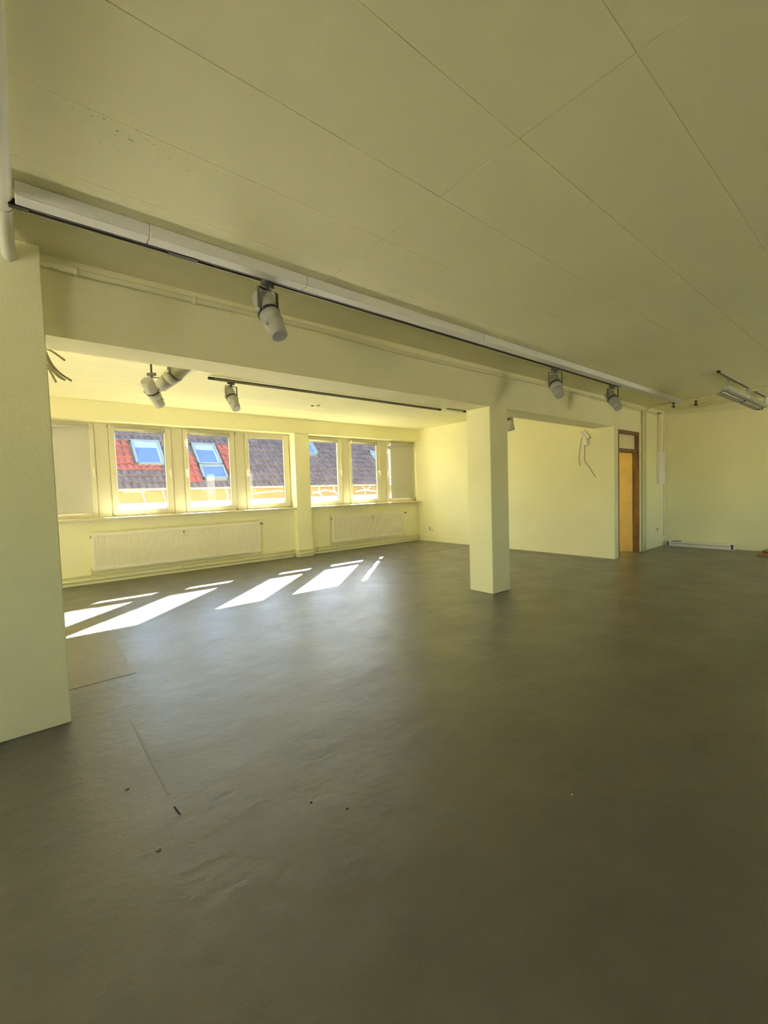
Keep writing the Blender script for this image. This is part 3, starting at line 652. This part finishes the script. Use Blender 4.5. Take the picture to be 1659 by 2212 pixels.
part(slope_box(MB(), X0, X1, -.05, SMAX, -.25, -.02), 'roof_deck', 'roofu', t)
part(MB().prism([sp(0, SMAX, -.25)[1:], sp(0, SMAX, 0)[1:], (sp(0, SMAX)[1]+2.6, ZE-.3), (sp(0, SMAX)[1]+2.3, ZE-.3)], X0, X1, 'x'), 'rear_slope', 'roofu', t)
part(MB().rod((X0, YE-.03, ZE-.03), (X1, YE-.03, ZE-.03), .05, 10), 'gutter', 'gutter', t)
SKY = [(2.88, 3.78, 1.10, 2.36, 1), (4.85, 5.72, 1.16, 2.32, 1), (4.85, 5.72, .38, 1.10, 0), (9.2, 10.2, 1.95, 3.1, 1), (13.2, 14.2, 1.1, 2.3, 1)]
def is_red(x, s):
    if 1.2 < x < 2.9 and .72 < s < 2.5: return True
    if 2.9 <= x < 3.7 and .72 < s < 1.1: return True
    if 4.25 < x < 4.9 and .35 < s < 1.9: return True
    if 5.6 < x < 6.35 and .9 < s < 2.45: return True
    return False
TW, TL = .20, .30
red, brn = MB(), MB()
nrow = int(SMAX/TL)+1
for r in range(nrow):
    s0 = r*TL - .04
    for k in range(int((20-X0)/TW)):
        x = X0 + k*TW; xm, sm = x+TW/2, s0+TL/2
        if any(a-.05 < xm < b+.05 and c-.08 < sm < d+.05 for a, b, c, d, _ in SKY): continue
        mb = red if is_red(xm, sm) else brn
        j = random.uniform(-.006, .006)
        prof = [(0, .0), (.03, .03), (.075, .042), (.12, .030), (.15, .004), (.2, 0)]
        vs = [sp(x+a, s0, h+.06+j) for a, h in prof] + [sp(x+a, min(s0+TL+.03, SMAX), h+.004+j) for a, h in prof] + [sp(x+a, s0, h+.02+j) for a, h in prof]
        n = len(prof)
        mb.add(vs, [(i, i+1, n+i+1, n+i) for i in range(n-1)] + [(2*n+i, 2*n+i+1, i+1, i) for i in range(n-1)])
tag(part(red, 'red_tiles', 'tile_red', t), None, None, None, 'stuff'); tag(part(brn, 'brown_tiles', 'tile_brown', t), None, None, None, 'stuff')
for (a, b, c, d, bl) in SKY:
    f = slope_box(MB(), a, a+.075, c, d, -.02, .10); slope_box(f, b-.075, b, c, d, -.02, .10); slope_box(f, a, b, c, c+.075, -.02, .10); slope_box(f, a, b, d-.09, d, -.02, .11)
    fo = part(f, 'roof_window', 'skyframe', t)
    part(slope_box(MB(), a+.07, b-.07, c+.07, d-.08, .05, .065), 'pane', 'skyglass', fo)
    if bl: part(slope_box(MB(), a+.075, b-.075, d-.09-(d-c)*.24, d-.09, .066, .07), 'blind', 'skyblind', fo); part(slope_box(MB(), b-.15, b-.075, c+.075, d-.09, .066, .069), 'blind_edge', 'skyblind', fo)
for k, x in enumerate([1.6 + 1.15*i for i in range(12)]):
    wf = part(MB().box(x, x+1.0, YE+.2, YE+.27, -.2, 1.0), 'window', 'facade2', t)
    part(MB().box(x+.08, x+.92, YE+.19, YE+.205, -.1, .92), 'pane', 'extglass', wf)
# cracks and white lines on the ochre band, as raised plaster ribs
def ribs(pts, wd): 
    m = MB()
    for (xa, za), (xb, zb) in zip(pts[:-1], pts[1:]):
        d = Vector((xb-xa, 0, zb-za)); n2 = Vector((-d.z, 0, d.x)).normalized()*wd/2
        q = [Vector((xa, 0, za))+n2, Vector((xa, 0, za))-n2, Vector((xb, 0, zb))-n2, Vector((xb, 0, zb))+n2]
        m.prism([(p.x, p.z) for p in q], YE+.005, YE+.03, 'y')
    return m
for (pts, wd) in (([(2.3, 1.62), (2.95, 1.60)], .03), ([(2.85, 1.56), (2.95, 1.27)], .04), ([(3.45, 1.62), (3.55, 1.27)], .03), ([(3.8, 1.55), (4.0, 1.3)], .03), ([(4.75, 1.62), (5.05, 1.5)], .03),
                  ([(5.5, 1.62), (5.6, 1.4), (5.52, 1.28)], .05), ([(6.3, 1.42), (7.5, 1.52), (7.9, 1.5)], .04), ([(6.6, 1.65), (6.6, 1.5)], .02),
                  ([(9.0, 1.40), (9.3, 1.42), (9.45, 1.28)], .07), ([(9.35, 1.66), (9.32, 1.42), (9.6, 1.5), (10.1, 1.42), (10.3, 1.28)], .06), ([(10.05, 1.66), (10.1, 1.42)], .05),
                  ([(11.2, 1.4), (11.7, 1.46), (12.2, 1.4), (12.6, 1.36)], .06), ([(11.5, 1.66), (11.75, 1.47), (11.7, 1.28)], .05), ([(12.1, 1.66), (11.85, 1.5)], .05)):
    part(ribs(pts, wd), 'plaster_crack', 'facade2', t)
o = MB().box(-12, 30, YO+.02, 15.7, -6.2, -6).build('ground', 'ground'); tag(o, 'paved yard between the houses', None, None, 'structure')
struct(MB().box(XA, XB, YO-.01, YO+.01, -6, -.2), 'wall_outer', 'ext', 'outer wall of the storeys below')
struct(MB().box(XA-.3, XB+.3, YBACK-.4, YO+.02, 3.26, 3.5), 'roof_slab', 'ext', 'roof slab above the storey')
struct(MB().box(-45, 40, -28, YBACK-.21, -1.3, -1.0).box(-45, XA-.02, YBACK-.22, YO, -1.3, -1.0), 'added_bounce_roof', 'gravel', 'unseen gravel roof added behind and left to bounce sunlight indoors')  # unseen pale surface added to throw sunlight up through the added windows
struct(MB().box(XA, XB, YBACK-.22, YBACK-.19, -1.2, 0), 'wall_outer', 'ext', 'outer wall above the added gravel roof')
struct(MB().box(XA-.02, XA+.01, YBACK-.2, YO, -1.2, 0), 'wall_outer', 'ext', 'outer wall above the added gravel roof on the left')
# unseen bar added outside to cast a shadow band across the sun patches
t = thing('added_shade_bar', (7, 11.02, 3.1), 'unseen bar added outside the windows to shade a band of the floor', 'added shade bar')
part(MB().bbox(1.2, 12.0, 10.99, 11.05, 3.11, 3.31, .01), 'shade_bar', 'white', t)
for x in (1.25, 11.95): part(MB().rod((x, YO, 3.38), (x, 11.02, 3.2), .025, 10), 'arm', 'white', t)
